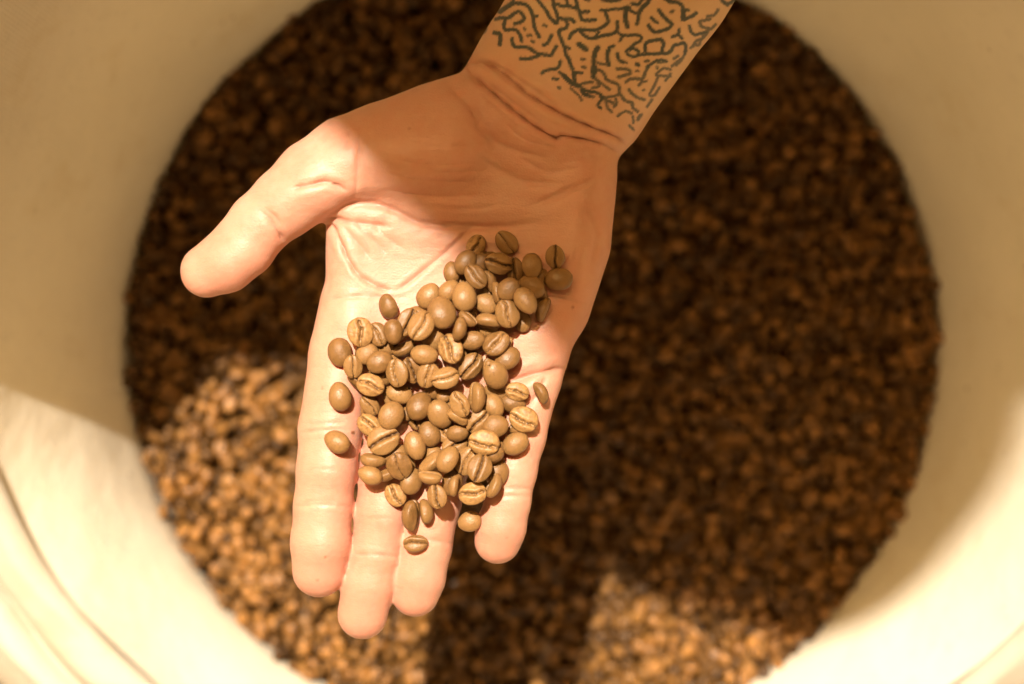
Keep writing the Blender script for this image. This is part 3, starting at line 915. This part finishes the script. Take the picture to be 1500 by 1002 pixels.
# x, y, length, direction of the long axis (deg, 90 = up the picture), lie (b back up, f split up, s on edge), level, style, note
B = [
 (742,355,40,130,'f',1,'tight',"dark shaded bean lying alone at the heap's top end, nearest the wrist"),
 (813,376,36,95,'f',2,'open',"dark shaded bean with a pale edge at the far right top of the heap"),
 (818,409,43,5,'b',0,'s',"olive brown bean back up beneath the dark bean at the far right"),
 (697,361,36,60,'f',1,'chaff',None), (779,390,39,90,'b',1,'s',None), (730,386,42,168,'f',2,'open',None), (754,394,36,100,'f',0,'open',None),
 (706,385,32,45,'b',0,'s',None), (682,385,40,55,'b',1,'s',None), (662,399,34,95,'b',0,'s',None), (697,405,41,128,'f',2,'s',None), (716,412,34,110,'s',0,'s',None),
 (680,435,45,92,'b',2,'s',"bright upright oval bean on top of the heap, back up, near palm centre"), (658,426,37,50,'b',0,'s',None), (712,445,36,160,'b',0,'s',None),
 (743,459,44,110,'f',2,'s',None), (770,441,43,125,'b',2,'s',None), (745,424,38,40,'b',1,'s',None), (728,429,34,100,'s',0,'s',None), (779,420,42,150,'b',0,'s',None),
 (797,454,38,70,'s',0,'s',None), (766,471,32,95,'b',0,'s',None), (715,472,40,172,'s',0,'s',None), (686,466,32,140,'s',0,'s',None), (647,458,50,102,'b',2,'s',"largest smooth oval bean on top, back up, left of the heap's neck"),
 (628,434,42,60,'b',1,'s',None),
 (569,449,39,108,'b',1,'tight',"cracked bean standing apart above the heap's left shoulder, below the index base"), (528,487,44,98,'f',1,'chaff',None), (553,490,38,118,'f',0,'s',None), (576,486,38,96,'b',1,'s',None),
 (597,472,44,65,'f',0,'open',None), (616,478,47,60,'f',2,'s',None), (591,509,38,28,'s',1,'s',None), (622,520,42,174,'b',1,'s',None), (634,499,38,50,'b',0,'s',None),
 (498,516,44,100,'b',1,'s',None), (517,537,36,95,'f',1,'tight',None), (538,519,36,35,'b',0,'s',None), (556,530,40,25,'b',1,'s',None),
 (660,511,47,112,'f',2,'chaff',None), (691,499,40,10,'b',1,'s',None), (727,503,43,35,'f',1,'curl',None), (744,525,40,40,'b',0,'s',None), (689,537,45,55,'f',2,'open',None), (726,549,46,115,'b',2,'s',None),
 (672,481,36,72,'s',0,'s',None),
 (498,581,44,100,'b',1,'s',"smooth bean lying by itself at the middle of the index finger, back up"), (581,546,43,98,'f',2,'s',None), (604,543,42,112,'f',0,'open',None), (543,564,42,160,'f',0,'chaff',None), (585,577,40,165,'b',1,'s',None),
 (627,550,40,60,'f',0,'curl',None), (652,554,43,15,'f',2,'s',None), (542,594,36,128,'f',0,'s',None), (573,609,43,65,'b',1,'s',None), (614,595,45,62,'b',2,'s',None), (541,623,40,140,'f',0,'chaff',None),
 (645,606,46,122,'b',1,'s',None), (629,636,39,110,'b',2,'s',None), (596,606,24,60,'b',0,'s',None),
 (673,592,41,112,'f',2,'curl',None), (697,582,46,88,'s',1,'s',None), (723,594,38,120,'b',1,'s',None), (758,574,36,165,'f',1,'chaff',None), (767,614,45,155,'f',1,'chaff',None),
 (791,576,35,118,'s',0,'s',"thin pale bean tucked in the crease at the little finger's base"), (755,650,41,35,'b',1,'s',None), (726,624,39,5,'b',1,'s',None), (709,648,47,168,'f',1,'chaff',None), (670,634,35,12,'b',0,'s',None),
 (651,581,24,20,'b',0,'s',None), (700,617,40,50,'f',0,'open',None), (670,612,34,150,'s',0,'s',None),
 (494,647,42,155,'b',1,'s',"lone smooth bean on the index finger beside a tiny dark fleck, lowest there"), (562,645,50,30,'f',2,'open',"large bean with a wide dark split, tilted, at the heap's left edge"), (547,673,39,170,'s',1,'s',None), (542,696,38,160,'b',0,'s',None),
 (585,683,43,110,'f',2,'tight',None), (603,705,40,72,'b',0,'s',None), (579,725,37,125,'f',1,'chaff',None), (608,653,44,108,'b',2,'s',None), (630,677,42,45,'s',0,'s',None), (630,698,36,172,'s',0,'s',None),
 (656,673,43,60,'b',2,'tight',None), (702,686,43,72,'f',2,'open',None), (685,675,46,62,'f',0,'s',None), (721,664,36,10,'b',0,'s',None), (640,727,37,104,'f',1,'open',None), (666,712,32,82,'s',0,'s',None),
 (692,723,42,10,'f',1,'chaff',None), (722,711,38,66,'s',0,'s',None), (604,755,48,86,'s',1,'s',None), (622,749,38,100,'s',0,'s',None), (609,796,37,5,'f',0,'open',"hollow crescent bean at the heap's very bottom, on the ring finger's edge"),
 (688,764,36,15,'b',0,'s',"blurred bean caught in the gap between ring and little finger"),
]
NB = len(B)
HEAP = [(690, 375), (800, 400), (790, 470), (750, 490), (755, 560), (775, 620), (750, 660), (715, 715), (650, 720), (600, 700), (545, 690), (535, 600), (515, 540), (535, 490), (600, 470), (650, 430)]
fr = random.Random(11)
tries = []
while len(tries) < 46:
    x, y = fr.uniform(500, 810), fr.uniform(360, 730)
    c = False
    for k in range(len(HEAP)):
        (x0, y0), (x1, y1) = HEAP[k], HEAP[(k + 1) % len(HEAP)]
        if (y0 > y) != (y1 > y) and x < (x1 - x0) * (y - y0) / (y1 - y0) + x0: c = not c
    if c and all(math.hypot(x - a, y - b) > 26 for a, b in tries): tries.append((x, y))
for x, y in tries:
    B.append((x, y, fr.uniform(36, 42), fr.uniform(0, 180), fr.choice('fbs'), -1, fr.choice(['s', 'open', 'curl']), "brown bean buried low in the heap, showing only between the beans above it"))
order = sorted(range(len(B)), key=lambda i: (B[i][5], i))
by_style = {}
for k, (_, _, st) in enumerate(KINDS): by_style.setdefault(st, []).append(k)
placed = {}
for i in order:
    x, y, Lp, ang, lie, lev, st, note = B[i]
    kk = by_style[st][i % len(by_style[st])] if lie != 'b' or st == 'tight' else i % len(KINDS)
    v, me, _ = KINDS[kk]
    roll = {'f': 0.0, 'b': math.pi, 's': math.radians(80)}[lie] + rng.normal(0, 0.16)
    if lie == 's' and rng.random() < 0.5: roll = -roll
    if note and 'crescent' in note: roll = math.radians(40)
    pitch = rng.normal(0, 0.13) + (0.15 if lev == 2 else 0)
    if lie == 'b' and st == 'tight': roll = math.pi - 0.75
    a = math.radians(ang) + (math.pi if rng.random() < 0.5 else 0)
    M = Matrix.Rotation(a, 3, 'Z') @ Matrix.Rotation(pitch, 3, 'Y') @ Matrix.Rotation(roll, 3, 'X')
    Mn = np.array(M)
    w = (v @ Mn.T) * (Lp * 1.0)
    ix = np.clip((x + w[:, 0] - HX0).astype(int), 0, HW - 1); iy = np.clip((y - w[:, 1] - HY0).astype(int), 0, HH - 1)
    low = w[:, 2] < np.percentile(w[:, 2], 50)
    gap = H[ix, iy] - w[:, 2]
    zc = np.percentile(gap[low], 93 if lev <= 0 else 86)
    if note and 'gap between' in note: zc = max(zc, -28)
    t_ = w[:, 2] > 0
    fine_ix, fine_iy = ix[t_], iy[t_]
    np.maximum.at(H, (fine_ix, fine_iy), w[t_, 2] + zc)
    for dx in (-1, 1):
        np.maximum.at(H, (np.clip(fine_ix + dx, 0, HW - 1), fine_iy), w[t_, 2] + zc - 1)
        np.maximum.at(H, (fine_ix, np.clip(fine_iy + dx, 0, HH - 1)), w[t_, 2] + zc - 1)
    placed[i] = (unproject(np.array([x, y, zc])), M, Lp * 1.0 * S * (D - zc * S) / D, me)

# labels: rows of the heap from the wrist down, counted from the left
ORD = ["first", "second", "third", "fourth", "fifth", "sixth", "seventh", "eighth", "ninth", "tenth", "eleventh", "twelfth"]
ROWS = [(330, 400, "the heap's top row"), (400, 437, "the heap's second row"), (437, 480, "the heap's third row"), (480, 515, "the heap's fourth row"),
        (515, 548, "the heap's fifth row"), (548, 585, "the heap's middle row"), (585, 615, "the row below the middle"), (615, 640, "the fourth row from bottom"),
        (640, 690, "the third row from bottom"), (690, 735, "the second row from bottom"), (735, 900, "the heap's bottom row")]
LIE = {'f': "split side up", 'b': "rounded back up", 's': "on its edge"}
labels = {}
for lo, hi, nm in ROWS:
    for lie in 'fbs':
        for st_set in (('chaff',), ('s', 'tight', 'open', 'curl')):
            mem = sorted([i for i in range(len(B)) if lo <= B[i][1] < hi and B[i][4] == lie and B[i][7] is None and ((B[i][6] in st_set) if lie == 'f' else (st_set[0] != 'chaff'))], key=lambda i: B[i][0])
            for r_i, i in enumerate(mem):
                adj = "flaky pale bean" if (lie == 'f' and st_set[0] == 'chaff') else "brown bean"
                pos = "only one" if len(mem) == 1 else ORD[r_i] + " from the left"
                labels[i] = f"{adj} {LIE[lie]}, {pos} in {nm}"
for i in range(len(B)):
    loc, M, sc_, me = placed[i]
    o = bpy.data.objects.new("coffee_bean", me)
    C.objects.link(o)
    o.matrix_world = Matrix.Translation(Vector(loc)) @ M.to_4x4() @ Matrix.Diagonal((sc_, sc_ * (0.93 + 0.16 * ((i * 37) % 10) / 9), sc_ * (0.92 + 0.18 * ((i * 53) % 10) / 9), 1))
    tag(o, B[i][7] or labels[i], "coffee bean", "roasted coffee beans held in the open hand" if i < NB else "beans buried low in the heap on the hand")

# ------------------------------------------------------------------ beans filling the bin
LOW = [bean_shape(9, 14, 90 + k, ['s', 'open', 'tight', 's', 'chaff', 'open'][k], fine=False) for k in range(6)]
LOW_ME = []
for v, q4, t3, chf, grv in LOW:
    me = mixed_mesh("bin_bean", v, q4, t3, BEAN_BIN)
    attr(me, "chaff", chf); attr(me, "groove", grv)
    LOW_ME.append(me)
spots = []
for layer, (sp, dzl) in enumerate([(0.0070, 0.0), (0.0070, -0.0046), (0.0070, -0.0092), (0.0072, -0.0135), (0.0074, -0.0175)]):
    rows = int(0.44 / (sp * 0.87)) + 1
    for rr in range(rows):
        for cc in range(int(0.44 / sp) + 1):
            x = -0.21 + cc * sp + (0.5 * sp if rr % 2 else 0) + rng.normal(0, 0.27) * sp
            y = -0.222 + rr * sp * 0.87 + rng.normal(0, 0.27) * sp
            ex, ey = (x - 0.0102) / 0.2035, (y + 0.0014) / 0.2010
            rad = math.hypot(ex, ey)
            if rad > 0.984 + 0.018 * rng.random(): continue
            if layer == 0 and rng.random() < 0.20: continue
            hgt = 0.0035 * math.sin(x * 23 + 1) * math.cos(y * 19) + 0.0016 * math.sin(x * 61 + y * 47) + 0.003 * max(0, rad - 0.85) * 10
            spots.append((x, y, BEAN_Z - 0.003 + dzl + hgt + rng.normal(0, 0.0018), layer))
spots = np.array(spots)


def inside_poly(x, y, poly):
    c = False
    for k in range(len(poly)):
        (x0, y0), (x1, y1) = poly[k], poly[(k + 1) % len(poly)]
        if (y0 > y) != (y1 > y) and x < (x1 - x0) * (y - y0) / (y1 - y0) + x0: c = not c
    return c


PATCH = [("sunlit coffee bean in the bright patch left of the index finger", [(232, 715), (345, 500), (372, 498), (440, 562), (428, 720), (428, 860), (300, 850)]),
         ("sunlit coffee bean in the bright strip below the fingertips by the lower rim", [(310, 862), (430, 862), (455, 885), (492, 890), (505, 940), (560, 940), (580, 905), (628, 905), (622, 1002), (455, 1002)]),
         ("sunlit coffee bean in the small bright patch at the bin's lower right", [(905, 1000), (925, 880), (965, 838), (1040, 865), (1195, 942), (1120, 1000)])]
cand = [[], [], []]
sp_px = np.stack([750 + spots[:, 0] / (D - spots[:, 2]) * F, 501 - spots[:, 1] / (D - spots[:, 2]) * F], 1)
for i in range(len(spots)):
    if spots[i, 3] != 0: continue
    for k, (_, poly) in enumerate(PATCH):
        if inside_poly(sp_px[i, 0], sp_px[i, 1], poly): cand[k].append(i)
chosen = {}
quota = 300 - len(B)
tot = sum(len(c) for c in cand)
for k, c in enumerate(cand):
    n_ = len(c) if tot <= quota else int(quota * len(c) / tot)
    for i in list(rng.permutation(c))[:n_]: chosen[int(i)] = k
VV, QQ, TT, CH, GR, SHD = [], [], [], [], [], []
off = 0
for i, (x, y, z, layer) in enumerate(spots):
    k = int(rng.integers(0, 6))
    face = 0.0 if rng.random() < 0.42 else math.pi
    M = Matrix.Rotation(rng.uniform(0, 6.283), 3, 'Z') @ Matrix.Rotation(rng.normal(0, 0.38), 3, 'Y') @ Matrix.Rotation(face + rng.normal(0, 0.60), 3, 'X')
    sc_ = rng.uniform(0.0069, 0.0090)
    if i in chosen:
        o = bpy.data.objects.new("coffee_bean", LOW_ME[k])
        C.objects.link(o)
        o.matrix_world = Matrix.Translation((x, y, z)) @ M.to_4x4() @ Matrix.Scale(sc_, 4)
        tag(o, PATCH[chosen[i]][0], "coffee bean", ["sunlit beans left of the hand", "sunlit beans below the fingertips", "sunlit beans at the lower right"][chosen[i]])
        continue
    v, q4, t3, chf, grv = LOW[k]
    VV.append(v @ np.array(M).T * sc_ + np.array([x, y, z])); QQ.append(q4 + off); TT.append(t3 + off)
    CH.append(chf); GR.append(grv); SHD.append(np.full(len(v), rng.random())); off += len(v)
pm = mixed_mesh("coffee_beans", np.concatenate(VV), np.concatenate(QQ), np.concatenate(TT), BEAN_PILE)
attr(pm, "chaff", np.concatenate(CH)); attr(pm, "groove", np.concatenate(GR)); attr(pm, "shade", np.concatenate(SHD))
tag(link("coffee_beans", pm), "deep mass of roasted coffee beans, tinted dark for shade, filling the bin below the hand", "coffee beans", kind="stuff")
